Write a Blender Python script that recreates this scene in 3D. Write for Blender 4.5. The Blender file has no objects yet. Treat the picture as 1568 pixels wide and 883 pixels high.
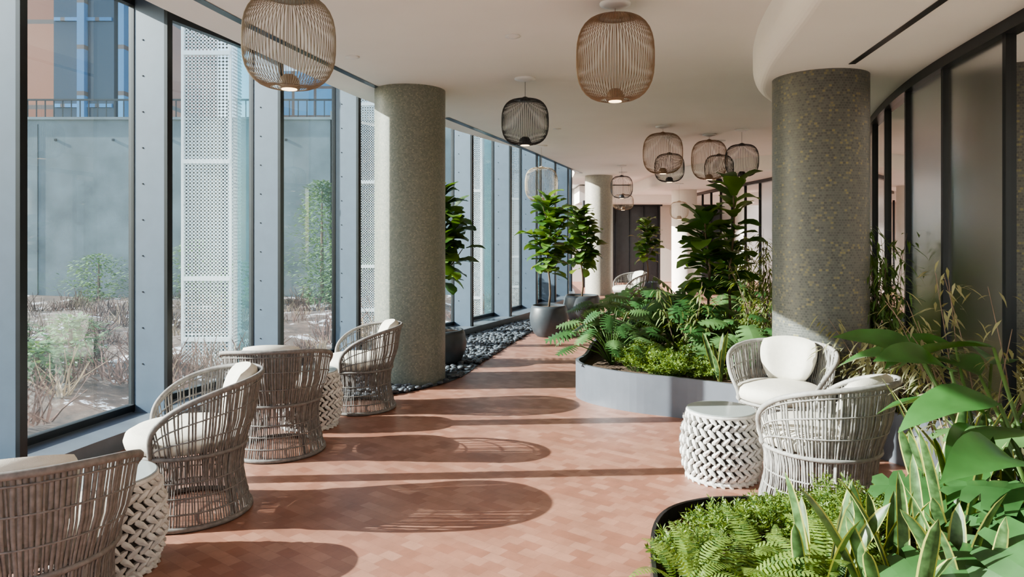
import bpy, math, random
from mathutils import Vector, Matrix
R=random.Random(7)
S=bpy.context.scene
V=Vector
# ------------------------------------------------------------------ helpers
class MB:
    def __init__(s): s.v=[];s.f=[];s.m=[];s.uv=None
    def add(s,vs,fs,mat=0):
        o=len(s.v); s.v.extend([tuple(p) for p in vs])
        for f in fs: s.f.append(tuple(i+o for i in f)); s.m.append(mat)
    def box(s,c,size,mat=0,rot=0.0):
        x,y,z=[a/2 for a in size]; ca,sa=math.cos(rot),math.sin(rot)
        vs=[]
        for dz in(-z,z):
            for dx,dy in((-x,-y),(x,-y),(x,y),(-x,y)):
                vs.append((c[0]+dx*ca-dy*sa,c[1]+dx*sa+dy*ca,c[2]+dz))
        s.add(vs,[(0,3,2,1),(4,5,6,7),(0,1,5,4),(1,2,6,5),(2,3,7,6),(3,0,4,7)],mat)
    def tube(s,path,r,n=6,mat=0,closed=False,cap=True):
        path=[V(p) for p in path]; N=len(path)
        rs=r if isinstance(r,(list,tuple)) else [r]*N
        vs=[];up=V((0.13,0.21,1)).normalized()
        prev=None
        for i,p in enumerate(path):
            if closed: t=path[(i+1)%N]-path[i-1]
            else: t=path[min(i+1,N-1)]-path[max(i-1,0)]
            if t.length<1e-9: t=V((0,0,1))
            t.normalize()
            a=(prev if prev is not None else (up if abs(t.dot(up))<.95 else V((1,0,0))))
            a=(a-t*a.dot(t))
            if a.length<1e-6: a=t.orthogonal()
            a.normalize(); prev=a; b=t.cross(a)
            for k in range(n):
                q=2*math.pi*k/n
                vs.append(p+(a*math.cos(q)+b*math.sin(q))*rs[i])
        fs=[]
        M=N if closed else N-1
        for i in range(M):
            j=(i+1)%N
            for k in range(n):
                l=(k+1)%n
                fs.append((i*n+k,i*n+l,j*n+l,j*n+k))
        if cap and not closed:
            fs.append(tuple(reversed(range(n)))); fs.append(tuple((N-1)*n+k for k in range(n)))
        s.add(vs,fs,mat)
    def lathe(s,prof,c=(0,0,0),n=32,mat=0,cap=True):
        vs=[];fs=[];P=len(prof)
        for r,z in prof:
            for k in range(n):
                q=2*math.pi*k/n
                vs.append((c[0]+r*math.cos(q),c[1]+r*math.sin(q),c[2]+z))
        for i in range(P-1):
            for k in range(n):
                l=(k+1)%n
                fs.append((i*n+k,i*n+l,(i+1)*n+l,(i+1)*n+k))
        if cap:
            fs.append(tuple(reversed(range(n)))); fs.append(tuple((P-1)*n+k for k in range(n)))
        s.add(vs,fs,mat)
    def build(s,name,mats,smooth=False,parent=None,loc=(0,0,0),rot=0,bev=0):
        me=bpy.data.meshes.new(name); me.from_pydata(s.v,[],s.f)
        for m in mats: me.materials.append(m)
        me.polygons.foreach_set('material_index',s.m)
        me.polygons.foreach_set('use_smooth',[smooth]*len(s.f))
        me.update()
        o=bpy.data.objects.new(name,me); S.collection.objects.link(o)
        o.location=loc; o.rotation_euler=(0,0,rot)
        if parent: o.parent=parent
        if bev:
            b=o.modifiers.new('bev','BEVEL'); b.width=bev; b.segments=2
        return o
def empty(name,loc=(0,0,0),rot=0):
    e=bpy.data.objects.new(name,None); S.collection.objects.link(e); e.location=loc; e.rotation_euler=(0,0,rot); e.empty_display_size=.1
    return e
def crom(pts,n=12):
    P=[V((p[0],p[1],p[2] if len(p)>2 else 0)) for p in pts]
    P=[P[0]*2-P[1]]+P+[P[-1]*2-P[-2]]; out=[]
    for i in range(1,len(P)-2):
        for k in range(n):
            t=k/n; a,b,c,d=P[i-1:i+3]
            out.append(.5*((2*b)+(c-a)*t+(2*a-5*b+4*c-d)*t*t+(3*b-a-3*c+d)*t**3))
    out.append(P[-2].copy()); return out
class Path:
    def __init__(s,pts,n=16):
        s.p=crom(pts,n); s.s=[0]
        for i in range(1,len(s.p)): s.s.append(s.s[-1]+(s.p[i]-s.p[i-1]).length)
        s.L=s.s[-1]
    def at(s,d):
        d=max(0,min(s.L-1e-6,d))
        lo,hi=0,len(s.s)-1
        while hi-lo>1:
            m=(lo+hi)//2
            if s.s[m]<=d: lo=m
            else: hi=m
        t=(d-s.s[lo])/max(1e-9,s.s[hi]-s.s[lo])
        tan=(s.p[hi]-s.p[lo]).normalized()
        return s.p[lo].lerp(s.p[hi],t),tan
    def s_at_y(s,y):
        for i in range(1,len(s.p)):
            if s.p[i].y>=y:
                t=(y-s.p[i-1].y)/(s.p[i].y-s.p[i-1].y); return s.s[i-1]+t*(s.s[i]-s.s[i-1])
        return s.L
    def x_at_y(s,y): return s.at(s.s_at_y(y))[0].x
def offset(pts,d):
    out=[]
    for i,p in enumerate(pts):
        t=(pts[min(i+1,len(pts)-1)]-pts[max(i-1,0)]).normalized()
        out.append(p+V((-t.y,t.x,0))*d)
    return out
# ------------------------------------------------------------------ materials
def mat(name,col,rough=.5,metal=0,spec=.5,var=0,vscale=8,bump=0,bscale=60,emit=None,estr=0):
    m=bpy.data.materials.new(name); m.use_nodes=True; nt=m.node_tree; b=nt.nodes['Principled BSDF']
    b.inputs['Base Color'].default_value=(*col,1); b.inputs['Roughness'].default_value=rough
    b.inputs['Metallic'].default_value=metal; b.inputs['Specular IOR Level'].default_value=spec
    tc=nt.nodes.new('ShaderNodeTexCoord')
    if var:
        n=nt.nodes.new('ShaderNodeTexNoise'); n.inputs['Scale'].default_value=vscale; n.inputs['Detail'].default_value=5
        nt.links.new(tc.outputs['Object'],n.inputs['Vector'])
        r=nt.nodes.new('ShaderNodeValToRGB'); r.color_ramp.elements[0].position=.3; r.color_ramp.elements[1].position=.7
        r.color_ramp.elements[0].color=(*[c*(1-var) for c in col],1); r.color_ramp.elements[1].color=(*[min(1,c*(1+var)) for c in col],1)
        nt.links.new(n.outputs['Fac'],r.inputs['Fac']); nt.links.new(r.outputs['Color'],b.inputs['Base Color'])
    if bump:
        n2=nt.nodes.new('ShaderNodeTexNoise'); n2.inputs['Scale'].default_value=bscale
        nt.links.new(tc.outputs['Object'],n2.inputs['Vector'])
        bp=nt.nodes.new('ShaderNodeBump'); bp.inputs['Strength'].default_value=bump; bp.inputs['Distance'].default_value=.01
        nt.links.new(n2.outputs['Fac'],bp.inputs['Height']); nt.links.new(bp.outputs['Normal'],b.inputs['Normal'])
    if emit: b.inputs['Emission Color'].default_value=(*emit,1); b.inputs['Emission Strength'].default_value=estr
    return m
def leafmat(name,col,var=.4,trans=.3,rough=.35,vscale=6):
    m=mat(name,col,rough,var=var,vscale=vscale); nt=m.node_tree; b=nt.nodes['Principled BSDF']; out=nt.nodes['Material Output']
    t=nt.nodes.new('ShaderNodeBsdfTranslucent'); t.inputs['Color'].default_value=(col[0]*1.6+.02,col[1]*1.5,col[2]*.7,1)
    mx=nt.nodes.new('ShaderNodeMixShader'); mx.inputs[0].default_value=trans
    nt.links.new(b.outputs[0],mx.inputs[1]); nt.links.new(t.outputs[0],mx.inputs[2]); nt.links.new(mx.outputs[0],out.inputs[0])
    return m
def glassmat(name,tint,refl=1.0,rough=0.0,ior=1.5,haze=0,hazecol=(.8,.85,.85)):
    m=bpy.data.materials.new(name); m.use_nodes=True; nt=m.node_tree; nt.nodes.clear()
    out=nt.nodes.new('ShaderNodeOutputMaterial'); tr=nt.nodes.new('ShaderNodeBsdfTransparent'); tr.inputs[0].default_value=(*tint,1)
    gl=nt.nodes.new('ShaderNodeBsdfGlossy'); gl.inputs['Roughness'].default_value=rough; gl.inputs[0].default_value=(refl,refl,refl,1)
    fr=nt.nodes.new('ShaderNodeFresnel'); fr.inputs[0].default_value=ior
    mx=nt.nodes.new('ShaderNodeMixShader')
    nt.links.new(fr.outputs[0],mx.inputs[0])
    src=tr
    if haze:
        d=nt.nodes.new('ShaderNodeBsdfDiffuse'); d.inputs[0].default_value=(*hazecol,1)
        t2=nt.nodes.new('ShaderNodeBsdfTranslucent'); t2.inputs[0].default_value=(*hazecol,1)
        a=nt.nodes.new('ShaderNodeMixShader'); a.inputs[0].default_value=.5
        nt.links.new(d.outputs[0],a.inputs[1]); nt.links.new(t2.outputs[0],a.inputs[2])
        h=nt.nodes.new('ShaderNodeMixShader'); h.inputs[0].default_value=haze
        nt.links.new(tr.outputs[0],h.inputs[1]); nt.links.new(a.outputs[0],h.inputs[2]); src=h
    nt.links.new(src.outputs[0],mx.inputs[1]); nt.links.new(gl.outputs[0],mx.inputs[2]); nt.links.new(mx.outputs[0],out.inputs[0])
    return m
def floormat():
    m=bpy.data.materials.new('terracotta_block_floor'); m.use_nodes=True; nt=m.node_tree; b=nt.nodes['Principled BSDF']
    tc=nt.nodes.new('ShaderNodeTexCoord'); mp=nt.nodes.new('ShaderNodeMapping'); mp.inputs['Rotation'].default_value=(0,0,math.radians(38))
    nt.links.new(tc.outputs['Object'],mp.inputs[0])
    br=nt.nodes.new('ShaderNodeTexBrick'); br.inputs['Scale'].default_value=1; br.inputs['Brick Width'].default_value=.10; br.inputs['Row Height'].default_value=.07
    br.inputs['Mortar Size'].default_value=.0008; br.inputs['Mortar Smooth'].default_value=.3; br.inputs['Bias'].default_value=-.15
    br.inputs['Color1'].default_value=(.27,.125,.085,1); br.inputs['Color2'].default_value=(.375,.205,.148,1); br.inputs['Mortar'].default_value=(.21,.10,.075,1)
    nt.links.new(mp.outputs[0],br.inputs[0])
    n=nt.nodes.new('ShaderNodeTexNoise'); n.inputs['Scale'].default_value=4; n.inputs['Detail'].default_value=8; n.inputs['Roughness'].default_value=.7; nt.links.new(tc.outputs['Object'],n.inputs[0])
    mx=nt.nodes.new('ShaderNodeMixRGB'); mx.blend_type='OVERLAY'; mx.inputs[0].default_value=.45
    nt.links.new(br.outputs[0],mx.inputs[1]); nt.links.new(n.outputs['Fac'],mx.inputs[2]); nt.links.new(mx.outputs[0],b.inputs['Base Color'])
    b.inputs['Roughness'].default_value=.42
    return m
def mosaic(name,c1,c2,c3,grout,scale=38):
    m=bpy.data.materials.new(name); m.use_nodes=True; nt=m.node_tree; b=nt.nodes['Principled BSDF']
    uv=nt.nodes.new('ShaderNodeUVMap'); uv.uv_map='UVMap'
    mp=nt.nodes.new('ShaderNodeMapping'); mp.inputs['Scale'].default_value=(1,1.15,1); nt.links.new(uv.outputs[0],mp.inputs[0])
    br=nt.nodes.new('ShaderNodeTexBrick'); br.inputs['Scale'].default_value=scale; br.inputs['Brick Width'].default_value=1; br.inputs['Row Height'].default_value=.95
    br.inputs['Mortar Size'].default_value=.09; br.inputs['Mortar Smooth'].default_value=.5
    br.inputs['Color1'].default_value=(0,0,0,1); br.inputs['Color2'].default_value=(1,1,1,1)
    nt.links.new(mp.outputs[0],br.inputs[0])
    r=nt.nodes.new('ShaderNodeValToRGB'); e=r.color_ramp.elements
    e[0].color=(*c1,1); e[1].color=(*c3,1); e[1].position=1.0; k=e.new(.85); k.color=(*c2,1)
    nt.links.new(br.outputs['Color'],r.inputs[0])
    mx=nt.nodes.new('ShaderNodeMixRGB'); nt.links.new(br.outputs['Fac'],mx.inputs[0]); nt.links.new(r.outputs[0],mx.inputs[1]); mx.inputs[2].default_value=(*grout,1)
    nt.links.new(mx.outputs[0],b.inputs['Base Color']); b.inputs['Roughness'].default_value=.4
    bp=nt.nodes.new('ShaderNodeBump'); bp.inputs['Strength'].default_value=.3; bp.inputs['Distance'].default_value=.002; bp.invert=True
    nt.links.new(br.outputs['Fac'],bp.inputs['Height']); nt.links.new(bp.outputs[0],b.inputs['Normal'])
    return m
def groundmat():
    m=bpy.data.materials.new('winter_ground'); m.use_nodes=True; nt=m.node_tree; b=nt.nodes['Principled BSDF']
    tc=nt.nodes.new('ShaderNodeTexCoord')
    n=nt.nodes.new('ShaderNodeTexNoise'); n.inputs['Scale'].default_value=1.9; n.inputs['Detail'].default_value=9; n.inputs['Roughness'].default_value=.75
    nt.links.new(tc.outputs['Object'],n.inputs[0])
    r=nt.nodes.new('ShaderNodeValToRGB'); e=r.color_ramp.elements
    e[0].color=(.045,.030,.025,1); e[0].position=.4; e[1].color=(.62,.66,.72,1); e[1].position=.59; k=e.new(.55); k.color=(.12,.08,.06,1)
    nt.links.new(n.outputs['Fac'],r.inputs[0]); nt.links.new(r.outputs[0],b.inputs['Base Color']); b.inputs['Roughness'].default_value=.9
    return m
def buildmat(name,a,bc,sx,sz):
    m=bpy.data.materials.new(name); m.use_nodes=True; nt=m.node_tree; b=nt.nodes['Principled BSDF']
    tc=nt.nodes.new('ShaderNodeTexCoord'); mp=nt.nodes.new('ShaderNodeMapping'); mp.inputs['Rotation'].default_value=(math.radians(90),0,0)
    nt.links.new(tc.outputs['Object'],mp.inputs[0])
    br=nt.nodes.new('ShaderNodeTexBrick'); br.inputs['Scale'].default_value=1; br.inputs['Brick Width'].default_value=sx; br.inputs['Row Height'].default_value=sz
    br.inputs['Mortar Size'].default_value=.08; br.offset=0
    br.inputs['Color1'].default_value=(*a,1); br.inputs['Color2'].default_value=(*bc,1); br.inputs['Mortar'].default_value=(.12,.09,.08,1)
    nt.links.new(mp.outputs[0],br.inputs[0]); nt.links.new(br.outputs[0],b.inputs['Base Color']); b.inputs['Roughness'].default_value=.4
    return m
M_floor=floormat()
M_ceil=mat('ceiling_plaster',(.87,.85,.82),.8,var=.015,vscale=2)
M_white=mat('white_plaster',(.84,.83,.80),.7,var=.02)
M_fin=mat('blue_grey_painted_steel',(.095,.13,.175),.4,var=.05)
M_dark=mat('black_steel',(.018,.021,.025),.35,metal=.3,var=.1)
M_curb=mat('curb_grey_metal',(.12,.14,.165),.35,var=.1)
M_planter=mat('planter_grey_blue_metal',(.13,.142,.168),.42,metal=.1,var=.06)
M_planterd=mat('planter_black_metal',(.03,.03,.032),.35,metal=.3,var=.1)
M_soil=mat('soil',(.09,.055,.035),.95,var=.6,vscale=25,bump=1,bscale=40)
M_glass=glassmat('window_glass',(.76,.86,.88),.9,0,1.6,haze=.025,hazecol=(.6,.8,.88))
M_pglassA=glassmat('partition_clear_glass',(.78,.77,.74),.9,.01,1.7)
M_pglassB=glassmat('partition_fluted_glass',(.5,.5,.5),.8,.25,1.6,haze=.8,hazecol=(.76,.77,.76))
M_conc=mat('concrete',(.17,.21,.22),.85,var=.3,vscale=1.3,bump=.2)
M_mos1=mosaic('column_mosaic_green',(.17,.185,.16),(.25,.26,.22),(.31,.305,.235),(.15,.16,.14),60)
M_mos2=mosaic('column_mosaic_olive',(.08,.085,.08),(.13,.133,.122),(.24,.215,.11),(.155,.155,.14),46)
M_mos3=mosaic('column_mosaic_pale',(.36,.37,.33),(.46,.47,.42),(.5,.49,.38),(.3,.3,.26),50)
M_wick=mat('wicker_taupe',(.195,.18,.17),.6,var=.25,vscale=40)
M_wickL=mat('wicker_light',(.30,.29,.275),.6,var=.2,vscale=40)
M_cush=mat('cushion_cream_fabric',(.66,.625,.55),.9,var=.04,vscale=30,bump=.25,bscale=300)
M_weave=mat('table_weave_white',(.62,.605,.58),.6,var=.2,vscale=20)
M_weaveb=mat('table_weave_core',(.05,.045,.04),.8,var=.1)
M_ttop=mat('table_top_glass',(.33,.36,.355),.15,var=.03)
M_pebble=mat('dark_pebbles',(.08,.09,.105),.4,var=.6,vscale=9)
M_pot=mat('pot_dark_grey',(.055,.063,.072),.4,var=.15)
M_bark=mat('bark',(.16,.11,.07),.9,var=.3,vscale=30)
M_fig=leafmat('fig_leaf',(.055,.13,.03),.4,.28)
M_fig2=leafmat('fig_leaf_light',(.13,.23,.055),.4,.3)
M_fig3=leafmat('fig_leaf_dark',(.035,.085,.03),.4,.2)
M_mon=leafmat('monstera_leaf',(.045,.115,.038),.4,.2,.35)
M_mon2=leafmat('monstera_leaf_light',(.10,.19,.07),.4,.22,.35)
M_bop=leafmat('bird_of_paradise_leaf',(.05,.14,.04),.35,.25,.3)
M_fern=leafmat('fern_leaf',(.20,.29,.07),.35,.35,.5)
M_fern2=leafmat('fern_leaf_dark',(.10,.18,.05),.4,.3,.5)
M_snake=leafmat('snake_leaf',(.07,.13,.05),.6,.12,.4,30)
M_snakeY=leafmat('snake_leaf_edge',(.42,.42,.12),.15,.2,.4)
M_bam=leafmat('bamboo_leaf',(.17,.22,.07),.45,.35,.5)
M_dry=leafmat('dry_willow_leaf',(.24,.24,.14),.4,.3,.6)
M_twig=mat('twig',(.22,.15,.11),.9,var=.4)
M_gold=mat('lamp_wire_gold',(.27,.22,.165),.4,metal=.2)
M_copper=mat('lamp_wire_copper',(.27,.18,.12),.4,metal=.2)
M_black=mat('lamp_wire_black',(.03,.03,.035),.4)
M_cream=mat('lamp_wire_cream',(.50,.41,.32),.5)
M_led=mat('lamp_led',(1,.9,.75),.5,emit=(1,.72,.42),estr=3)
M_canopy=mat('lamp_canopy_white',(.8,.8,.8),.4)
M_mesh=mat('white_perforated_metal',(.62,.68,.70),.5)
M_teal=glassmat('teal_glass_fin',(.40,.64,.68),.9,0,1.5,haze=.3,hazecol=(.22,.46,.5))
M_brick=buildmat('brick_facade',(.28,.09,.045),(.46,.19,.10),1.6,3.0)
M_blueb=buildmat('blue_facade',(.05,.18,.36),(.10,.32,.55),1.2,1.6)
M_dkwin=mat('dark_glazing',(.03,.05,.08),.15)
M_warm=mat('warm_back_wall',(.6,.52,.43),.8,var=.1)
M_shrub=mat('winter_shrub',(.12,.065,.05),.9,var=.6)
M_shrub2=mat('winter_grass',(.26,.19,.12),.9,var=.4)
M_evg=leafmat('evergreen',(.12,.22,.10),.5,.2,.7)
# ------------------------------------------------------------------ plan curves
W=Path([(-3.2,-4),(-3.16,0),(-3.08,2.5),(-2.93,4.2),(-2.65,5.5),(-2.22,6.85),(-1.72,8.3),(-1.15,9.6),(-.55,10.9),(.3,12.9),(1.25,16),(1.5,18),(1.55,23)])
CE=Path([(-2.75,-4),(-2.7,0),(-2.52,3),(-2.35,4.5),(-2.15,5.5),(-1.95,6.5),(-1.6,8),(-.95,9.8),(-.5,10.9),(.35,12.9),(1.3,16),(1.55,18),(1.6,23)])
PT=Path([(2.5,-4),(2.5,0),(2.6,2.5),(2.77,3.84),(3.13,5.56),(3.8,7.5),(4.6,9.3),(5.2,11.5),(5.42,14.5),(5.3,18),(5.3,23)])
SF=Path([(1.2,-4),(1.25,0),(1.40,2.5),(1.66,4.0),(1.92,5.3),(2.30,6.3),(3.2,7.4),(4.6,8.0),(6,9),(6.5,11),(5.5,12.5),(4.2,14.5),(3.7,17),(3.6,23)])
FD=.33
GL=offset(W.p,FD)
H=3.0; HS=2.7; HT=3.35
def strip(mb,a,xr,z,flip=False,m=0):
    n=len(a); vs=[(p.x,p.y,z) for p in a]+[(xr,p.y,z) for p in a]
    fs=[(i,n+i,n+i+1,i+1) for i in range(n-1)]
    if flip: fs=[tuple(reversed(f)) for f in fs]
    mb.add(vs,fs,m)
def ribbon(mb,a,b,za,zb,m=0):
    n=len(a); vs=[(p.x,p.y,za) for p in a]+[(p.x,p.y,zb) for p in b]
    mb.add(vs,[(i,i+1,n+i+1,n+i) for i in range(n-1)],m)
mb=MB(); strip(mb,GL,9,0); mb.build('floor',[M_floor])
mb=MB(); strip(mb,CE.p,9,H,True); ribbon(mb,CE.p,CE.p,H,HT); 
ribbon(mb,GL,CE.p,HT,HT); strip(mb,GL,9,HT+.02,True)
strip(mb,SF.p,9,HS,True); mb.build('ceiling',[M_ceil])
mb=MB(); prev=None
for k in range(9):
    q=k/8*math.pi/2; r=.16
    off=offset(SF.p,r*math.sin(q)*.6)
    z=HS+r*(1-math.cos(q))
    cur=(off,z)
    if prev: ribbon(mb,prev[0],cur[0],prev[1],cur[1])
    prev=cur
ribbon(mb,prev[0],prev[0],prev[1],H)
mb.build('trim_1',[M_ceil],smooth=True)
def slot(name,pts,z,w=.055):
    p=crom(pts,10); a=offset(p,w/2); b=offset(p,-w/2); mb=MB(); ribbon(mb,a,b,z,z); ribbon(mb,a,a,z,z+.004); mb.build(name,[M_dark])
slot('trim_2',[(-2.3,2.5),(-2.0,4.5),(-1.72,5.8),(-1.43,7.0),(-1.30,7.45)],H-.004,.07)
slot('trim_3',[(-.84,9.07),(-.3,10.75),(.33,12.75),(1.0,15),(1.68,17.2)],H-.004,.09)
slot('trim_4',[(2.05,2.5),(2.2,3.63),(2.38,4.98)],HS-.004,.045)
# window wall
s0=W.s_at_y(5.5); sp=1.42
fs_=[s0-1.28-sp*k for k in range(5,-1,-1)]+[s0+sp*k for k in range(0,10)]
fs_=[s for s in fs_ if 0<s<W.L-3]
finm=MB()
gp=[]
for s in fs_:
    p,t=W.at(s); nrm=V((-t.y,t.x,0)); g=p+nrm*FD; gp.append(g)
    ang=math.atan2(nrm.y,nrm.x)
    c=p+nrm*(FD/2)
    finm.box((c.x,c.y,HT/2+.05),(FD-.02,.05,HT-.1),0,ang)
    e=p+nrm*.01
    finm.box((e.x,e.y,HT/2+.05),(.03,.055,HT-.1),1,ang)
    finm.box((g.x,g.y,HT/2+.05),(.05,.06,HT-.1),1,ang)
    for z in [0.5+.28*i for i in range(10)]:
        for sd in(-1,1):
            q=c+t*sd*.027+nrm*.06
            finm.box((q.x,q.y,z),(.009,.006,.009),1,ang)
finm.build('window_mullions',[M_fin,M_dark])
for i in range(len(gp)-1):
    a,b=gp[i],gp[i+1]; mb=MB()
    mb.add([(a.x,a.y,.14),(b.x,b.y,.14),(b.x,b.y,HT),(a.x,a.y,HT)],[(0,1,2,3)],0)
    d=(b-a); ang=math.atan2(d.y,d.x); c=(a+b)/2
    mb.box((c.x,c.y,.155),(d.length,.06,.05),1,ang); mb.box((c.x,c.y,HT-.03),(d.length,.06,.06),1,ang)
    mb.build('window_%d'%(i+1),[M_glass,M_dark])
mb=MB(); ci=offset(W.p,-.06); co=offset(W.p,FD+.05)
ribbon(mb,ci,ci,0,.12); ribbon(mb,ci,co,.12,.12); ribbon(mb,co,co,-.3,.12); mb.build('baseboard_left',[M_curb])
# end wall and dark panels
mb=MB()
mb.box((5.3,23.05,1.675),(8.0,.1,3.35),0); mb.build('wall_back',[M_white])
mb=MB()
mb.box((3.75,22.6,1.22),(1.9,.12,2.44),0)
for i in range(5): mb.box((2.85+i*.45,22.5,1.22),(.05,.06,2.44),1)
mb.box((3.75,22.5,2.46),(2.0,.1,.08),1)
mb.build('door_1',[mat('dark_panel',(.022,.027,.034),.3,var=.2),M_dark])
mb=MB(); mb.box((2.3,20.6,1.25),(.5,.3,2.5),0); mb.build('dark_wall_pier',[mat('pier_dark',(.03,.034,.042),.5,var=.1)])
mb=MB(); mb.box((4.0,22,2.72),(4,1.8,.5),0); mb.build('trim_5',[M_ceil])
# partition right
pm=MB(); k0=PT.s_at_y(4.0)
ps=[]
while k0>1: k0-=.85
while k0<PT.L: ps.append(k0); k0+=.85
for i,s in enumerate(ps):
    p,t=PT.at(s); ang=math.atan2(t.y,t.x)
    pm.box((p.x,p.y,HS/2),(.038,.055,HS),0,ang)
ribbon(pm,offset(PT.p,.05),offset(PT.p,.05),HS-.07,HS); ribbon(pm,offset(PT.p,.05),offset(PT.p,-.02),HS-.07,HS-.07)
ribbon(pm,offset(PT.p,.045),offset(PT.p,.045),0,.12)
pm.build('partition_frame',[M_dark])
for i in range(len(ps)-1):
    a,_=PT.at(ps[i]); b,_=PT.at(ps[i+1]); mb=MB()
    mb.add([(a.x,a.y,.0),(b.x,b.y,.0),(b.x,b.y,HS),(a.x,a.y,HS)],[(0,1,2,3)],0)
    yy=(a.y+b.y)/2
    mb.build('partition_glass_pane'+('' if i==0 else '.%03d'%i),[M_pglassB if (4.0<yy<4.9 or i%3==1) else M_pglassA])
mb=MB(); ribbon(mb,PT.p,PT.p,HS,H+.1); mb.build('wall_right',[M_white])
bw=offset(PT.p,-2.6); mb=MB(); ribbon(mb,bw,bw,0,H); mb.build('wall_right_room',[M_warm])
# ------------------------------------------------------------------ columns
def column(name,x,y,r,h,m):
    n=64; me=bpy.data.meshes.new(name); vs=[];fs=[]
    for z in(0,h):
        for k in range(n):
            q=2*math.pi*k/n; vs.append((r*math.cos(q),r*math.sin(q),z))
    for k in range(n): fs.append((k,(k+1)%n,n+(k+1)%n,n+k))
    me.from_pydata(vs,[],fs); uv=me.uv_layers.new(name='UVMap')
    C=2*math.pi*r
    for k in range(n):
        u0,u1=k/n*C,(k+1)/n*C
        for li,c in zip(me.polygons[k].loop_indices,((u0,0),(u1,0),(u1,h),(u0,h))): uv.data[li].uv=c
        me.polygons[k].use_smooth=True
    me.materials.append(m); me.update()
    o=bpy.data.objects.new(name,me); S.collection.objects.link(o); o.location=(x,y,0); return o
column('mosaic_column',-1.06,7.40,.365,H,M_mos1)
column('mosaic_column.001',2.36,5.45,.345,HS,M_mos2)
column('mosaic_column.002',2.2,18,.35,H,M_mos3)
column('white_column',4.6,19,.33,H,M_white)
# ------------------------------------------------------------------ pebbles
IN=Path([(-1.9,6.2),(-1.13,6.68),(-.60,7.35),(-.30,8.6),(.22,10.7),(.85,13)])
mb=MB(); n=40; vs=[];
for i in range(n+1):
    y=6.25+(12.9-6.25)*i/n; vs+= [(W.x_at_y(y)+.05,y,.006),(IN.x_at_y(y),y,.006)]
mb.add(vs,[(2*i,2*i+1,2*i+3,2*i+2) for i in range(n)],0)
ph=(1+5**.5)/2
ICV=[V(p).normalized() for p in [(-1,ph,0),(1,ph,0),(-1,-ph,0),(1,-ph,0),(0,-1,ph),(0,1,ph),(0,-1,-ph),(0,1,-ph),(ph,0,-1),(ph,0,1),(-ph,0,-1),(-ph,0,1)]]
ICF=[(0,11,5),(0,5,1),(0,1,7),(0,7,10),(0,10,11),(1,5,9),(5,11,4),(11,10,2),(10,7,6),(7,1,8),(3,9,4),(3,4,2),(3,2,6),(3,6,8),(3,8,9),(4,9,5),(2,4,11),(6,2,10),(8,6,7),(9,8,1)]
def subd(v,f):
    v=list(v);c={};nf=[]
    def mid(a,b):
        k=(min(a,b),max(a,b))
        if k not in c: v.append(((v[a]+v[b])/2).normalized()); c[k]=len(v)-1
        return c[k]
    for a,b,d in f:
        x,y,z=mid(a,b),mid(b,d),mid(d,a); nf+=[(a,x,z),(b,y,x),(d,z,y),(x,y,z)]
    return v,nf
IV2,IF2=subd(ICV,ICF)
def blob(mb,c,r,m=0):
    a=R.random()*6.28; ca,sa=math.cos(a),math.sin(a)
    mb.add([(c[0]+(p.x*r[0]*ca-p.y*r[1]*sa),c[1]+(p.x*r[0]*sa+p.y*r[1]*ca),c[2]+p.z*r[2]) for p in IV2],IF2,m)
cnt=0
while cnt<1900:
    y=R.uniform(6.3,12.5); a=W.x_at_y(y)+.09; b=IN.x_at_y(y)
    if b<=a: continue
    x=R.uniform(a,b)
    if (x+1.06)**2+(y-7.40)**2<.4**2 or (x+.85)**2+(y-8.3)**2<.25**2: continue
    r=R.uniform(.018,.038); blob(mb,(x,y,.012+R.random()*.02),(r*1.25,r,r*.6)); cnt+=1
mb.build('pebble_bed',[M_pebble],smooth=True)
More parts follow.
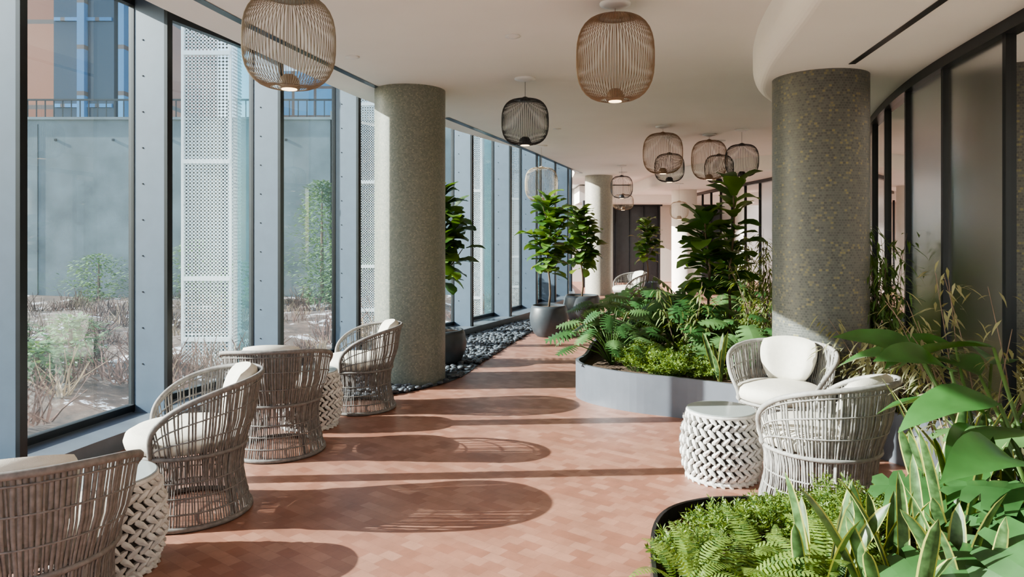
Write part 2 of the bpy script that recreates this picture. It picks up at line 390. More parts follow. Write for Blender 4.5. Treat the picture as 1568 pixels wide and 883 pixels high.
# ------------------------------------------------------------------ chairs
def crad(z):
    pts=[(0,.315),(.08,.30),(.2,.275),(.30,.275),(.40,.30),(.55,.345),(.74,.372),(.9,.38)]
    for (a,ra),(b,rb) in zip(pts,pts[1:]):
        if z<=b:
            t=(z-a)/(b-a); t=t*t*(3-2*t)*.5+t*.5; return ra+(rb-ra)*t
    return .38
TM=math.radians(128)
def crim(th):
    t=min(1,abs(th)/TM); return .40+.315*max(0,1-t**3.2)**.5+.025*math.cos(th)
def cpos(th,z,dr=0):
    r=crad(z)+dr; return V((r*math.sin(th),-r*math.cos(th)*1.0,z))
def make_chair_meshes(wm):
    out=[]
    mb=MB()
    NS=132
    for k in range(NS):
        th=-math.pi+2*math.pi*(k+.5)/NS
        front=abs(th)>=TM
        top=.37 if front else crim(th)
        arm=min(1,max(0,(abs(th)-1.0)/.7))   # arms are woven more openly than the back
        if arm>.5 and not front and k%4==3: top=.37
        f0=.40 if k%6 else .2
        N=12; vs=[]
        for i in range(N):
            z=.012+(top-.012)*i/(N-1)
            pitch=2*math.pi*crad(z)/NS
            w2=pitch*f0*(.55 if z<.25 else (1-.38*arm if z>.38 else 1))
            tan=V((math.cos(th),math.sin(th),0)); 
            wob=.0016*math.sin(k*2.3+i*.9)
            p=cpos(th,z,.002*math.sin(k*1.7)); nn=V((math.sin(th),-math.cos(th),0))
            p=p+tan*wob
            vs+=[p-tan*w2+nn*.002,p+tan*w2+nn*.002,p+tan*w2-nn*.003,p-tan*w2-nn*.003]
        fs=[]
        for i in range(N-1):
            for a in range(4):
                b=(a+1)%4; fs.append((i*4+a,i*4+b,i*4+4+b,i*4+4+a))
        mb.add(vs,fs,0)
    for z,r in((.014,.015),(.085,.005),(.16,.005),(.235,.005),(.365,.012)):
        mb.tube([cpos(2*math.pi*i/48,z,.001) for i in range(48)],r,6,0,closed=True)
    for f in(.30,.62,.9):
        pts=[]
        for i in range(49):
            th=-TM*.985+2*TM*.985*i/48; h=crim(th); pts.append(cpos(th,.37+(h-.37)*f,.002))
        mb.tube(pts,.0045,5,0)
    pts=[]
    for i in range(81):
        u=-1+2*i/80; th=TM*math.copysign(1-(1-abs(u))**1.6,u) if abs(u)>.0 else 0
        pts.append(cpos(th,crim(th),.003))
    pts=[cpos(-TM,.37)]+pts+[cpos(TM,.37)]
    mb.tube(pts,.015,8,0)
    for a in(-2.3,-.8,.8,2.3): mb.tube([cpos(a,.0,-.012),cpos(a,.2,-.012),cpos(a,.37,-.012)],.010,6,0)
    out.append(('woven_shell',mb,[wm]))
    mb=MB(); prof=[(.0,.37),(.25,.37),(.285,.385),(.295,.42),(.285,.455),(.25,.475),(.15,.487),(0.001,.49)]
    mb.lathe(prof,(0,.025,0),40,0,cap=False); out.append(('seat_cushion',mb,[M_cush]))
    mb=MB(); nu,nv=20,16; vs=[]
    for side in(1,-1):
        for i in range(nu+1):
            for j in range(nv+1):
                u=-1+2*i/nu; v=-1+2*j/nv
                uu=u*math.sqrt(1-.36*v*v); vv=v*math.sqrt(1-.30*u*u)
                th_=max(0,(1-u**4)*(1-v**4))**.45*.058
                ph_=uu*.78
                lean=(vv+1)*.05
                r=.215+lean+side*th_
                z=.618+vv*.162
                vs.append((r*math.sin(ph_),-r*math.cos(ph_),z))
    fs=[];o=(nu+1)*(nv+1)
    for i in range(nu):
        for j in range(nv):
            a=i*(nv+1)+j; f=(a,a+1,a+nv+2,a+nv+1); fs.append(f); fs.append(tuple(x+o for x in reversed(f)))
    mb.add(vs,fs,0); out.append(('back_cushion',mb,[M_cush]))
    return out
def chair(x,y,face,wm,s=1):
    e=empty('wicker_tub_chair',(x,y,0),math.atan2(face[1],face[0])-math.pi/2); e.scale=(s,s,s)
    for nme,mb,ms in make_chair_meshes(wm): mb.build(nme,ms,True,parent=e)
chair(-1.76,2.58,(-.45,1),M_wick)
chair(-1.76,3.88,(-.95,-.45),M_wick)
chair(-1.64,4.98,(-.15,1),M_wick)
chair(-1.33,6.20,(-.95,-.3),M_wick,.97)
chair(1.66,3.84,(-.62,.8),M_wickL,1.02)
chair(1.87,4.95,(-.55,-.83),M_wickL,.98)
chair(2.35,14.4,(-.9,-.3),M_wick)
# ------------------------------------------------------------------ woven tables
def table(x,y,h=.41,r=.245):
    e=empty('woven_drum_table',(x,y,0))
    def rr(z): t=z/h; return r*(.78+.22*math.sin(math.pi*min(1,max(0,t*.9+.05)))**.8)
    mb=MB(); mb.lathe([(rr(h*i/12)-.016,h*i/12) for i in range(13)],n=40); mb.build('core',[M_weaveb],True,parent=e)
    mb=MB(); rows=11; n=27
    for j in range(rows):
        zc=h*(j+.5)/rows
        for k in range(n):
            th=2*math.pi*(k+.5*(j%2))/n; sl=1 if j%2 else -1
            c=V((math.cos(th),math.sin(th),0)); tn=V((-math.sin(th),math.cos(th),0)); up=V((0,0,1))
            ax=(tn*.74+up*sl*.67).normalized(); bx=c.cross(ax).normalized()
            p=c*(rr(zc)-.002)+up*zc
            L=.034; Wd=.0135
            vs=[];m=8
            vs.append(p+c*.012)
            for q in range(m):
                a=2*math.pi*q/m
                vs.append(p+ax*L*math.cos(a)+bx*Wd*math.sin(a)*(1-.3*math.cos(a))+c*(.002+.010*math.cos(a)))
            for q in range(m):
                a=2*math.pi*q/m
                vs.append(p+ax*L*math.cos(a)+bx*Wd*math.sin(a)*(1-.3*math.cos(a))-c*.012)
            fs=[(0,1+q,1+(q+1)%m) for q in range(m)]+[(1+q,1+m+q,1+m+(q+1)%m,1+(q+1)%m) for q in range(m)]
            mb.add(vs,fs,0)
    mb.build('woven_strands',[M_weave],False,parent=e)
    mb=MB(); mb.tube([(rr(h)*math.cos(a*math.pi/20),rr(h)*math.sin(a*math.pi/20),h) for a in range(40)],.012,8,0,closed=True)
    mb.tube([(rr(0)*math.cos(a*math.pi/20),rr(0)*math.sin(a*math.pi/20),.014) for a in range(40)],.013,8,0,closed=True)
    mb.build('rims',[M_weave],True,parent=e)
    mb=MB(); mb.lathe([(rr(h)+.004,h+.004),(rr(h)+.005,h+.014),(rr(h)-.001,h+.017)],n=48); mb.build('top',[M_ttop],False,parent=e)
table(1.30,4.42)
table(-1.83,3.20,.41,.25)
table(-1.60,5.62,.42,.25)
# ------------------------------------------------------------------ pendants
def pendant(x,y,zb,D,Hh,wm,H0=H,n=58):
    e=empty('cage_pendant_lamp',(x,y,0)); h=Hh/2; zc=zb+h; Rr=D/2
    def pr(t):
        tt=abs(t); base=.46 if t>0 else .38
        return Rr*(base+(1-base)*max(0,1-tt**2.9)**.55)
    mb=MB(); n=int(n*1.35)
    for k in range(n):
        a=2*math.pi*k/n; path=[]
        for i in range(17):
            t=math.sin(-math.pi/2+math.pi*i/16); r=pr(t+.0); path.append((r*math.cos(a),r*math.sin(a),zc+t*h))
        mb.tube(path,.0021,4,0,cap=False)
    mb.tube([(pr(1)*math.cos(a*math.pi/20),pr(1)*math.sin(a*math.pi/20),zc+h) for a in range(40)],.004,6,0,closed=True)
    mb.tube([(pr(-1)*math.cos(a*math.pi/20),pr(-1)*math.sin(a*math.pi/20),zc-h) for a in range(40)],.004,6,0,closed=True)
    mb.lathe([(pr(1),zc+h-.002),(pr(1),zc+h+.002)],n=32)
    mb.lathe([(.05,zc+h-.01),(.05,zc+h+.012),(.012,zc+h+.03)],n=16)
    for k in range(3):
        a=k*2.094; mb.tube([(0,0,zc-h),(pr(-1)*math.cos(a),pr(-1)*math.sin(a),zc-h)],.003,4,0)
    mb.lathe([(.052,zc-h-.008),(.06,zc-h+.01),(.05,zc-h+.05),(.03,zc-h+.07)],n=24)
    mb.tube([(0,0,zc+h),(0,0,H0-.02)],.002,5,0)
    mb.build('wire_cage',[wm],True,parent=e)
    mb=MB(); mb.lathe([(.042,zc-h-.012),(.042,zc-h-.007)],n=24); mb.build('led_disc',[M_led],parent=e)
    mb=MB(); mb.lathe([(.10,H0),(.10,H0-.012),(.07,H0-.022),(.02,H0-.035)],n=32); mb.build('ceiling_canopy',[M_canopy],True,parent=e)
def pp(px,pyb,d): return ((px-784)/1089*d, d, 1.5-(pyb-360)/1089*d)
def P(px,top,bot,d,m,D,n=58,H0=H):
    x,y,z=pp(px,bot,d); pendant(x,y,z,D,(bot-top)/1089*d,m,H0,n)
P(443,-3,134,3.95,M_gold,.50)
P(942,27,153,4.6,M_copper,.50)
P(804,153,221,6.8,M_black,.45)
P(829,257,308,11.9,M_cream,.55,50)
P(1015,205,265,9.8,M_copper,.54,50)
P(1025,236,278,10.9,M_black,.45,44)
P(1086,216,274,10.6,M_copper,.52,50)
P(1101,238,280,11.3,M_black,.45,44)
P(1136,222,270,10.1,M_black,.46,48)
P(952,270,303,15.3,M_black,.47,40)
P(954,298,321,16.9,M_copper,.5,36)
P(1040,309,335,16.5,M_cream,.42,36,HS)
mb=MB()
for px,py in((785,55),(540,87),(853,197),(1040,215)):
    d=1633/(360-py); x=(px-784)/1089*d
    mb.lathe([(.055,H+.001),(.06,H-.006),(.04,H-.008),(.02,H-.02)],(x,d,0),24)
mb.build('ceiling_sprinklers',[M_canopy],True)
# ------------------------------------------------------------------ plants
UP=V((0,0,1))
def leaf(mb,base,d,L,Wd,prof,bend,m=0,fold=.15,n=6,edge=None,up=UP,twist=0,wave=0):
    d=V(d).normalized(); side=d.cross(up)
    if side.length<1e-3: side=V((1,0,0))
    side.normalize()
    if twist: side=(Matrix.Rotation(twist,3,d)@side)
    p=V(base); rows=[]
    for i in range(n+1):
        t=i/n; w=Wd*prof(t); nr=side.cross(d).normalized()
        if edge is not None:
            ww=w*.78
            rows.append([p-side*w+nr*fold*w,p-side*ww+nr*fold*ww*.8,p.copy(),p+side*ww+nr*fold*ww*.8,p+side*w+nr*fold*w])
        else:
            wv=wave*math.sin(t*14)*w
            rows.append([p-side*w+nr*(fold*w+wv),p.copy(),p+side*w+nr*(fold*w-wv)])
        d=(Matrix.Rotation(-bend/n,3,side)@d)
        p=p+d*(L/n)
    k=len(rows[0]); vs=[q for r in rows for q in r]
    if edge is None: mb.add(vs,[(i*k+j,i*k+j+1,(i+1)*k+j+1,(i+1)*k+j) for i in range(n) for j in range(k-1)],m)
    else:
        mb.add(vs,[(i*k+j,i*k+j+1,(i+1)*k+j+1,(i+1)*k+j) for i in range(n) for j in (1,2)],m)
        mb.add(vs,[(i*k+j,i*k+j+1,(i+1)*k+j+1,(i+1)*k+j) for i in range(n) for j in (0,3)],edge)
    return p
pf_fig=lambda t:(.12+.88*math.sin(math.pi*min(1,t**1.5*.92+.04))**.8) if t<.999 else .15
pf_ov=lambda t:max(.02,math.sin(math.pi*t**.75))
pf_lance=lambda t:max(.03,math.sin(math.pi*t**.55)**.9)
pf_snake=lambda t:(.62+.5*t-.2*t*t)*max(0,1-t**5)**.7+.01
def rdir(az,el): return V((math.cos(az)*math.cos(el),math.sin(az)*math.cos(el),math.sin(el)))
def pot(e,r=.29,h=.46):
    mb=MB(); mb.lathe([(r*.62,0),(r*.80,h*.12),(r*.96,h*.4),(r,h*.62),(r*.93,h*.9),(r*.86,h),(r*.80,h),(r*.80,h*.92),(0.01,h*.92)],n=48,cap=False)
    mb.build('pot',[M_pot],True,parent=e)
    mb=MB(); mb.lathe([(.01,h*.935),(r*.8,h*.925)],n=32,cap=False); mb.build('soil',[M_soil],parent=e)
def figtree(name,x,y,z0,zt,cr,nl,withpot=True,pr=.29,ph_=.46,zb=None,lm=(0,1),leafL=.27,stems=1,sprd=.5):
    e=empty(name,(x,y,z0))
    base=0
    if withpot: pot(e,pr,ph_); base=ph_*.92
    mb=MB(); H_=zt-z0; zb=(zb-z0) if zb else base+.35
    for s in range(stems):
        ox,oy=(R.uniform(-.12,.12),R.uniform(-.12,.12)) if stems>1 else (0,0)
        Hs=H_*(1 if s==0 else R.uniform(.75,.95))-.1
        path=[V((ox*(1+sprd*i/8)+.02*math.sin(i*1.3+s),oy*(1+sprd*i/8)+.02*math.cos(i),base+(Hs-base)*i/8)) for i in range(9)]
        mb.tube(path,[.017-.0012*i for i in range(9)],7,2)
        nn=nl//stems
        nbr=0 if stems>1 else 5
        brs=[path]
        for b in range(nbr):
            a=b*2.4+R.random(); st=zb+(Hs-zb)*(.1+.15*b); p0=V((0,0,st)); bp=[p0+V((math.cos(a)*cr*.6*u,math.sin(a)*cr*.6*u,.32*u**1.2)) for u in(0,.3,.6,1)]
            mb.tube(bp,[.010,.009,.007,.005],5,2); brs.append(bp)
        for k in range(nn):
            bi=0 if R.random()<.5 else R.randrange(len(brs)); br=brs[bi]
            if bi==0:
                z=zb+(Hs+.02-zb)*((k+R.random())/nn); f=(z-base)/(Hs-base)*8; f=max(0,min(7.99,f)); i=int(f); p=br[i].lerp(br[i+1],f-i)
            else:
                f=R.uniform(.6,2.99); i=int(f); p=br[i].lerp(br[i+1],f-i)
            az=k*2.399+R.uniform(-.3,.3); rel=(p.z-zb)/max(.1,Hs-zb); el=R.uniform(-.1,.5)+rel*.65
            L=leafL*R.uniform(.75,1.15)
            dd=rdir(az,el); p1=p+dd*cr*.12
            leaf(mb,p1,dd,L,L*.34,pf_fig,R.uniform(.4,1.3),lm[0] if R.random()<.55 else lm[1],.22,6,twist=R.uniform(-.5,.5),wave=.08)
    mb.build('trunk_and_leaves',[M_fig,M_fig2,M_bark,M_fig3],True,parent=e)
figtree('potted_fiddle_leaf_fig',.55,10.6,0,2.10,.42,150,zb=.92)
figtree('potted_fiddle_leaf_fig',1.22,12.4,0,1.98,.42,140,zb=.9,pr=.33)
figtree('potted_fiddle_leaf_fig',-.83,8.32,0,2.02,.42,150,pr=.30,ph_=.40,zb=.92)
figtree('potted_fiddle_leaf_fig',3.2,16.8,0,1.9,.42,90,pr=.3,ph_=.4,zb=.9)
PZ=.27
figtree('fiddle_leaf_fig_in_planter',2.2,7.6,PZ,2.10,.35,125,withpot=False,zb=.85,stems=3,leafL=.29,lm=(0,1),sprd=.8)
# planters
def planter(name,pts,h,m,inner=.03,n=8):
    P=[V((p[0],p[1],0)) for p in pts]; N=len(P); C=[]
    for i in range(N):
        a,b,c,d=P[i-1],P[i],P[(i+1)%N],P[(i+2)%N]
        for k in range(n):
            t=k/n; C.append(.5*((2*b)+(c-a)*t+(2*a-5*b+4*c-d)*t*t+(3*b-a-3*c+d)*t**3))
    K=len(C); off=[]
    ar=sum(C[i].x*C[(i+1)%K].y-C[(i+1)%K].x*C[i].y for i in range(K)); sg=1 if ar>0 else -1
    for i in range(K):
        t=(C[(i+1)%K]-C[i-1]).normalized(); off.append(C[i]+V((-t.y,t.x,0))*inner*sg)
    mb=MB()
    def rb(a,za,b,zb):
        mb.add([(p.x,p.y,za) for p in a]+[(p.x,p.y,zb) for p in b],[(i,(i+1)%K,K+(i+1)%K,K+i) for i in range(K)],0)
    rb(C,0,C,h); rb(C,h,off,h); rb(off,h,off,h-.09)
    mb.add([(p.x,p.y,h-.06) for p in off],[tuple(range(K))],1)
    mb.build(name,[m,M_soil])
    return off
A=planter('curved_planter',[(.72,7.05),(.60,6.70),(.68,6.38),(1.0,6.05),(1.5,5.76),(2.1,5.26),(2.45,4.80),(2.62,4.5),(2.85,4.55),(3.0,5.4),(3.5,7.4),(4.2,9.2),(3.9,10.6),(2.8,11.0),(1.9,10.4),(1.25,9.2),(.9,7.9)],.33,M_planter)
B=planter('black_planter',[(.44,1.6),(.48,2.4),(.60,2.95),(.84,3.17),(1.2,3.20),(1.65,3.24),(2.0,3.4),(2.30,3.58),(2.5,3.4),(2.45,2.6),(2.4,1.6),(1.8,1.2),(.8,1.2)],.33,M_planterd,.015)
def inpoly(x,y,P):
    c=False;n=len(P)
    for i in range(n):
        a,b=P[i],P[i-1]
        if (a.y>y)!=(b.y>y) and x<(b.x-a.x)*(y-a.y)/(b.y-a.y)+a.x: c=not c
    return c
def monleaf(mb,c,d,nrm,L,m,cut=.4,nf=6):
    d=V(d).normalized(); nrm=V(nrm); nrm=(nrm-d*nrm.dot(d)).normalized(); sd=d.cross(nrm)
    def pt(t,s,sg):
        w=.52*L*(math.sin(math.pi*min(1,(t*.86+.12)))**.7)
        back=-.16*L*(1-t)*s*1.2 + .13*L*s*t
        q=t*L+back
        drop=-.22*s*s*w-.35*L*(t**2.2)*.6
        return V(c)+d*q+sd*sg*s*w+nrm*drop
    for sg in(-1,1):
        for i in range(nf):
            t0,t1=i/nf,(i+1)/nf; g=(t1-t0)*(.17 if cut>.3 else .24)
            vs=[pt(t0,0,sg),pt(t1,0,sg),pt(t1,cut,sg),pt(t0,cut,sg)]
            m1=cut+(1-cut)*.45; jl=R.uniform(.88,1.05)
            vs+=[pt(t1-g,m1,sg),pt(t0+g,m1,sg),pt(t1-g*1.6,.97*jl,sg),pt(t0+g*1.6,.95*jl,sg)]
            fs=[(0,1,2,3),(3,2,4,5),(5,4,6,7)]
            if sg<0: fs=[tuple(reversed(f)) for f in fs]
            mb.add(vs,fs,m)
def monstera(name,x,y,z,nl,rad,ht,L,ms=(0,1),cut=.4,nf=6):
    mb=MB(); 
    for k in range(nl):
        az=k*2.399+R.uniform(-.3,.3); u=(k+.5)/nl; rr_=rad*math.sqrt(u)*R.uniform(.85,1.1); hh=ht*(1.05-.6*u)*R.uniform(.85,1.1)
        tip=V((math.cos(az)*rr_,math.sin(az)*rr_,hh))
        mb.tube([V((0,0,0)),V((tip.x*.35,tip.y*.35,hh*.6)),V((tip.x*.8,tip.y*.8,hh*.97)),tip],[.008,.006,.005,.004],5,2)
        dd=V((math.cos(az),math.sin(az),R.uniform(-.7,.15))); nr=V((math.cos(az)*.5+R.uniform(-.3,.3),math.sin(az)*.5-.35,1))
        monleaf(mb,tip,dd,nr,L*R.uniform(.6,1.15),ms[0] if R.random()<.55 else ms[1],cut,nf)
    mb.build(name,[M_mon,M_mon2,M_fern2],True,loc=(x,y,z))
for a in [(.95,6.75,PZ,34,.46,.50,.22),(1.0,7.6,PZ,24,.45,.52,.24)]: monstera('split_leaf_philodendron',*a,cut=.2,nf=8)
for a in [(1.75,7.3,PZ,26,.5,.62,.28),(1.6,8.4,PZ,18,.5,.65,.28),(2.15,6.6,PZ,18,.4,.45,.25),(2.6,8.6,PZ,16,.6,.7,.32),(3.0,6.8,PZ,14,.4,.6,.28),(1.9,9.6,PZ,14,.5,.5,.3)]: monstera('monstera_plant',*a)
def fern(name,x,y,z,n,L,m=0,ht=.35):
    mb=MB()
    for k in range(n):
        az=R.random()*6.28; el=R.uniform(.5,1.35); d=rdir(az,el); p=V((R.uniform(-.05,.05),R.uniform(-.05,.05),0)); l=L*R.uniform(.7,1.1)
        side=d.cross(UP).normalized(); N=24; bend=R.uniform(1.2,2.0)
        for i in range(N):
            t=i/N; d=Matrix.Rotation(-bend/N,3,side)@d; q=p+d*(l/N); nr=side.cross(d).normalized()
            w=l*.13*max(.08,math.sin(math.pi*(t*.85+.13)))
            if i>1:
                for sg in(-1,1):
                    a=p; tip=p+side*sg*w+d*w*.25-nr*w*.15; h=(l/N)*.40
                    mb.add([a-d*h*.6,a+d*h*.8,tip.lerp(a,.35)+d*h*.9,tip,tip.lerp(a,.35)-d*h*.8],[(0,1,2,3,4)],m if R.random()<.8 else 1-m)
            p=q
    mb.build(name,[M_fern,M_fern2],False,loc=(x,y,z))
def fuzz(name,x,y,z,rad,ht,n,ls=.012,mats=None):
    mb=MB()
    for k in range(n):
        az=R.random()*6.28; rr_=rad*math.sqrt(R.random())
        b=V((math.cos(az)*rr_*.5,math.sin(az)*rr_*.5,0)); tip=V((math.cos(az)*rr_,math.sin(az)*rr_,ht*(1-.5*(rr_/rad)**2)*R.uniform(.6,1.1)))
        mid=b.lerp(tip,.5)+V((0,0,ht*.12)); mb.tube([b,mid,tip],.0014,3,1,cap=False)
        for j in range(26):
            t=R.uniform(.25,1); p=(b.lerp(mid,t*2) if t<.5 else mid.lerp(tip,t*2-1)); dd=rdir(R.random()*6.28,R.uniform(-.3,1.0)); s=ls*R.uniform(.7,1.6)
            sd=dd.orthogonal().normalized(); sd=Matrix.Rotation(R.random()*6.28,3,dd)@sd
            p=p+dd*.004
            mb.add([p,p+dd*s+sd*s*.3,p+dd*s*2.2,p+dd*s-sd*s*.3],[(0,1,2,3)],0 if R.random()<.7 else 1)
    mb.build(name,mats or [M_fern,M_fern2],False,loc=(x,y,z))
for a in [(.80,2.42,PZ,36,.34),(1.0,2.30,PZ,36,.36),(1.15,2.5,PZ,32,.34),(.66,2.15,PZ,26,.32),(.95,2.6,PZ,28,.30),(1.45,2.35,PZ,26,.36),(.60,2.40,PZ+.04,20,.27)]: fern('boston_fern',*a)
for a in [(.84,2.84,PZ,.17,.16,120),(1.08,2.92,PZ,.2,.17,140),(1.35,2.95,PZ,.23,.22,170),(1.65,2.9,PZ,.25,.25,150),(.64,2.60,PZ,.15,.17,100),(1.25,2.7,PZ,.2,.2,110),(1.9,3.0,PZ,.25,.25,120)]: fuzz('asparagus_fern',*a,ls=.008)
for i in range(34):
    for _ in range(30):
        x=R.uniform(.7,3.6); y=R.uniform(5.2,10.5)
        if inpoly(x,y,A) and inpoly(x-.12,y-.15,A) and (x-2.36)**2+(y-5.45)**2>.4: break
    fuzz('ground_cover_fern',x,y,PZ,.28,R.uniform(.18,.3),75,ls=.016,mats=[M_fern,M_fern2] if R.random()<.5 else [M_fern2,M_bam])
for a in [(1.35,6.25,PZ,.28,.22,190),(1.2,6.5,PZ,.28,.26,190),(1.65,6.2,PZ,.25,.12,90)]: fuzz('ground_cover_fern',*a,ls=.012)
def snake(name,x,y,z,n,L,spread=.1,lean=.3):
    mb=MB()
    for k in range(n):
        az=k*2.4+R.random(); el=math.pi/2-R.uniform(.05,lean); b=V((math.cos(az)*spread*R.random(),math.sin(az)*spread*R.random(),0))
        leaf(mb,b,rdir(az,el),L*R.uniform(.55,1.1),.030*R.uniform(.8,1.2),pf_snake,R.uniform(0,.6),0,.35,9,edge=1,twist=R.uniform(-1.5,1.5))
    mb.build(name,[M_snake,M_snakeY],True,loc=(x,y,z))
for a in [(1.04,2.42,PZ,8,.46),(1.24,2.28,PZ,8,.50),(1.33,2.55,PZ,6,.42),(1.80,2.95,PZ,9,.62),(1.60,2.60,PZ,9,.55),(1.95,2.75,PZ,7,.55),(2.15,3.3,PZ,7,.55),(1.45,2.3,PZ,7,.45)]: snake('snake_plant',*a)
for a in [(1.75,6.05,PZ,8,.4),(2.7,4.95,PZ,8,.5)]: snake('snake_plant',*a)
def bop(name,x,y,z,n,L,ht,az0,azr):
    mb=MB()
    for k in range(n):
        az=az0+azr*(k/(n-1)-.5)+R.uniform(-.15,.15); h=ht*R.uniform(.55,1.05); rr_=R.uniform(.12,.4)
        tip=V((math.cos(az)*rr_,math.sin(az)*rr_,h))
        mb.tube([V((0,0,0)),V((tip.x*.3,tip.y*.3,h*.5)),tip],[.013,.010,.007],6,1)
        leaf(mb,tip,rdir(az,R.uniform(.0,.6)),L*R.uniform(.85,1.15),L*.22,pf_ov,R.uniform(.6,1.2),0,.25,10,wave=.05,twist=R.uniform(-.5,.5))
    mb.build(name,[M_bop,M_fern2],True,loc=(x,y,z))
bop('bird_of_paradise_plant',2.05,2.75,PZ,9,.44,.74,3.3,4.6)
bop('bird_of_paradise_plant',2.05,3.1,PZ,8,.44,.70,3.2,4.5)
monstera('monstera_plant',1.82,2.15,PZ,11,.38,.46,.30,(0,0),nf=6)
monstera('monstera_plant',2.0,2.5,PZ,10,.4,.48,.32,(0,1),nf=6)
def bamboo(name,x,y,z,n,ht,m,rad=.35,ls=.11,per=46):
    mb=MB()
    for k in range(n):
        az=R.random()*6.28; top=V((math.cos(az)*rad*R.uniform(.4,1.2),math.sin(az)*rad*R.uniform(.4,1.2),ht*R.uniform(.7,1.05))); b=V((R.uniform(-.12,.12),R.uniform(-.12,.12),0))
        mid=b.lerp(top,.55)+V((0,0,ht*.1)); pts=crom([b,b.lerp(mid,.6),mid,top],4); mb.tube(pts,[.005-.0035*i/(len(pts)-1) for i in range(len(pts))],4,1)
        for j in range(per):
            f=R.uniform(.25,1)*(len(pts)-1.01); i=int(f); p=pts[i].lerp(pts[i+1],f-i)
            a2=R.random()*6.28; tw=p+rdir(a2,R.uniform(-.1,.6))*R.uniform(.02,.14)
            leaf(mb,tw,rdir(a2+R.uniform(-.6,.6),R.uniform(-.8,.3)),ls*R.uniform(.7,1.2),ls*.085,pf_lance,R.uniform(.2,.8),0,.1,3)
    mb.build(name,[m,M_twig],True,loc=(x,y,z))
bamboo('bamboo_plant',2.35,6.75,PZ,9,1.15,M_bam,.35)
bamboo('bamboo_plant',2.65,7.4,PZ,9,1.3,M_bam,.35)
bamboo('bamboo_plant',3.0,8.6,PZ,8,1.2,M_bam,.4)
bamboo('bamboo_plant',2.88,6.2,PZ,9,1.35,M_bam,.2)
bamboo('bamboo_plant',2.80,5.35,PZ,14,1.25,M_fern2,.2,per=80)
bamboo('bamboo_plant',1.75,7.0,PZ,6,.75,M_bam,.3)
bamboo('weeping_willowleaf_shrub',2.50,4.85,PZ,14,.62,M_dry,.40,.12,40)
bamboo('weeping_willowleaf_shrub',2.10,3.15,PZ,12,1.02,M_dry,.42,.09,36)
bamboo('weeping_willowleaf_shrub',2.2,3.4,PZ,8,.55,M_bam,.35,.09,30)
bamboo('bamboo_plant',3.3,10,PZ,8,1.0,M_bam,.4)
figtree('fiddle_leaf_fig_in_planter',3.0,9.6,PZ,1.6,.35,70,withpot=False,zb=.6,stems=2,leafL=.25,lm=(0,3))
# ------------------------------------------------------------------ exterior
G=groundmat()
mb=MB(); N=30; vs=[]
for i in range(N+1):
    for j in range(N+1):
        x=-40+60*i/N; y=-20+90*j/N; vs.append((x,y,-.32))
mb.add(vs,[(i*(N+1)+j,(i+1)*(N+1)+j,(i+1)*(N+1)+j+1,i*(N+1)+j+1) for i in range(N) for j in range(N)]); mb.build('exterior_ground',[G])
mb=MB(); gx=40; gy=40; vs=[]
for i in range(gx+1):
    for j in range(gy+1):
        y=-4+20*j/gy; xr=W.x_at_y(y)-.7; x=xr-12*(i/gx)**1.3
        vs.append((x,y,-.3+.42*min(1,i/10)+.12*math.sin(x*1.3+y)*math.cos(y*1.1)*min(1,i/10)))
mb.add(vs,[(i*(gy+1)+j,(i+1)*(gy+1)+j,(i+1)*(gy+1)+j+1,i*(gy+1)+j+1) for i in range(gx) for j in range(gy)]); mb.build('exterior_garden_bed',[G],True)
mb=MB(); mb.box((-9.5,16.2,1.85),(14,.3,4.5),0); mb.box((-3.6,16.2,1.95),(1.0,.3,4.7),0); mb.box((-1.6,16.4,1.95),(3.2,.3,4.7),0)
for i in range(12): mb.box((-15.5+i*1.3,16.04,3.65),(.05,.02,.05),1)
for i in range(6): mb.box((-15.5+i*2.4,16.045,2.0),(.012,.01,4.0),1)
mb.box((-9.5,16.2,4.13),(14,.4,.06),0)
mb.build('exterior_concrete_wall',[M_conc,M_dark])
mb=MB()
for i in range(60): mb.box((-15.5+i*.2,16.3,4.35),(.02,.02,.5),0)
mb.box((-9.5,16.3,4.6),(12,.04,.04),0); mb.build('exterior_railing',[M_dark])
mb=MB(); mb.box((-19,27,8),(14,4,17),0)
for x in(-15.5,-14.3): mb.box((x,24.9,8),(.9,.3,17),1)
mb.box((-14.9,24.8,8),(.25,.5,17),2); mb.box((-13.5,24.8,8),(.2,.5,17),2)
for z in range(3,17,3): mb.box((-14.9,24.85,z),(2.0,.35,.12),2)
mb.build('brick_building',[M_brick,M_dkwin,M_blueb])
mb=MB(); mb.box((-11.2,42,5.5),(4.5,6,10),0); mb.build('blue_glass_building',[M_blueb])
mb=MB(); mb.box((-1,30,6),(10,4,12.6),0); mb.build('pale_building',[buildmat('pale_facade',(.42,.48,.52),(.55,.6,.64),1.5,2)])
def screen(x,y,w=.52,rot=0):
    mb=MB(); Hh=5.2
    for dx in(-1,1): mb.box((dx*w/2,0,Hh/2-.3),(.03,.03,Hh),0)
    n=13
    for i in range(1,n): mb.box((-w/2+w*i/n,0,Hh/2-.3),(.02,.006,Hh),0)
    k=int(Hh/.04)
    for i in range(k): mb.box((0,0,-.3+i*.04),(w,.006,.018),0)
    for z in(0.3,1.0,2.35,3.6): mb.box((0,0,z),(w,.04,.05),0)
    for i in range(1,7): mb.box((w/2+.02,.04*i,Hh/2-.3),(.006,.014,Hh),0)
    for i in range(k): mb.box((w/2+.02,.14,-.3+i*.04),(.006,.28,.016),0)
    mb.add([(w/2+.06,.05,-.3),(w/2+.32,.15,-.3),(w/2+.32,.15,Hh-.3),(w/2+.06,.05,Hh-.3)],[(0,1,2,3)],1)
    mb.build('perforated_metal_screen',[M_mesh,M_teal],loc=(x,y,0),rot=rot)
screen(-3.52,8.2,.55); screen(-2.25,11.4); screen(-.85,13.6); screen(.2,16.6)
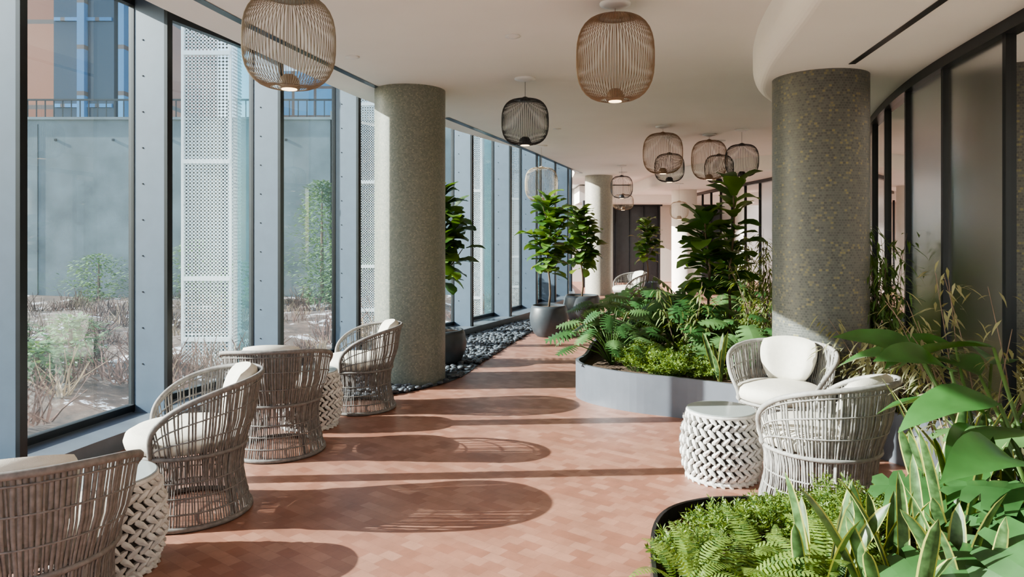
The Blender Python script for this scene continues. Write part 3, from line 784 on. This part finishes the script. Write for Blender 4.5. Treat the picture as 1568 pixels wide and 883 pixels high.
mb=MB()
for i in range(420):
    y=R.uniform(4,15.6); x=W.x_at_y(y)-R.uniform(1.0,9.5); z0=.02
    hh=R.uniform(.15,.55); mm=0 if R.random()<.75 else 1
    for k in range(22):
        a=R.random()*6.28; l=R.uniform(.4,1)*hh; d=rdir(a,R.uniform(.5,1.5)); p=V((x+R.uniform(-.1,.1),y+R.uniform(-.1,.1),z0)); q=p+d*l*.5; r_=q+(d+V((R.uniform(-.4,.4),R.uniform(-.4,.4),.1)))*l*.5
        mb.tube([p,q,r_],[.008,.006,.003],3,mm,cap=False)
mb.build('winter_shrubs',[M_shrub,M_shrub2])
def bush(x,y,h,r,n=2600):
    mb=MB()
    for k in range(n):
        t=R.random(); a=R.random()*6.28; rr_=r*math.sin(math.pi*(t*.85+.12))**.6*R.uniform(.3,1)*(1+.3*math.sin(a*3+t*9)); p=V((math.cos(a)*rr_,math.sin(a)*rr_,.1+t*h))
        leaf(mb,p,rdir(a,R.uniform(-.2,.8)),.11,.03,pf_lance,.4,0,.1,2)
    mb.tube([(0,0,0),(0,0,h)],[.05,.01],6,1); mb.build('evergreen_shrub',[M_evg,M_bark],loc=(x,y,0))
bush(-3.9,14.6,2.5,.65,3800); bush(-3.3,14.0,1.4,.5,1500); bush(-6.3,8.8,.4,.3,500); bush(-4.6,6.9,.35,.25,450); bush(-5.2,13.5,.9,.5,900); bush(-6.6,14.8,1.3,.6,1200); bush(-8.6,14.8,1.0,.7,1200); bush(-4.9,7.9,.5,.35,600)
# ------------------------------------------------------------------ light
sd=V((1,.06,-math.tan(math.radians(25)))).normalized()
L=bpy.data.lights.new('sun','SUN'); L.energy=15; L.angle=math.radians(.35); L.color=(1,.94,.86)
o=bpy.data.objects.new('sun',L); S.collection.objects.link(o); o.rotation_euler=sd.to_track_quat('-Z','Y').to_euler()
w=bpy.data.worlds.new('World'); S.world=w; w.use_nodes=True; nt=w.node_tree; bg=nt.nodes['Background']
sk=nt.nodes.new('ShaderNodeTexSky'); sk.sky_type='NISHITA'; sk.sun_disc=False; sk.sun_elevation=math.radians(28); sk.sun_rotation=math.radians(-90); sk.air_density=1; sk.dust_density=1.5
nt.links.new(sk.outputs[0],bg.inputs[0]); bg.inputs[1].default_value=.37
def area(name,loc,size,e,col,rot=(0,0,0),sy=None):
    l=bpy.data.lights.new(name,'AREA'); l.energy=e; l.size=size; l.color=col
    if sy: l.shape='RECTANGLE'; l.size_y=sy
    o=bpy.data.objects.new(name,l); S.collection.objects.link(o); o.location=loc; o.rotation_euler=rot
area('side_room_ceiling_light',(4.3,3.5,2.6),.8,150,(1,.88,.74),sy=5)
area('side_room_ceiling_light.001',(6.3,9,2.6),.8,150,(1,.88,.74),sy=6)
area('corridor_fill_light',(4.2,20,2.4),1,14,(1,.94,.86))  # added fill light to brighten the far end, no fixture there
# ------------------------------------------------------------------ camera
c=bpy.data.cameras.new('camera'); c.lens=25; c.sensor_width=36; c.shift_y=-(441.5-360)/1568; c.clip_end=300
o=bpy.data.objects.new('camera',c); S.collection.objects.link(o); o.location=(0,0,1.5); o.rotation_euler=(math.pi/2,0,0); S.camera=o
S.view_settings.view_transform='AgX'; S.view_settings.look='AgX - Medium High Contrast'; S.view_settings.exposure=.5
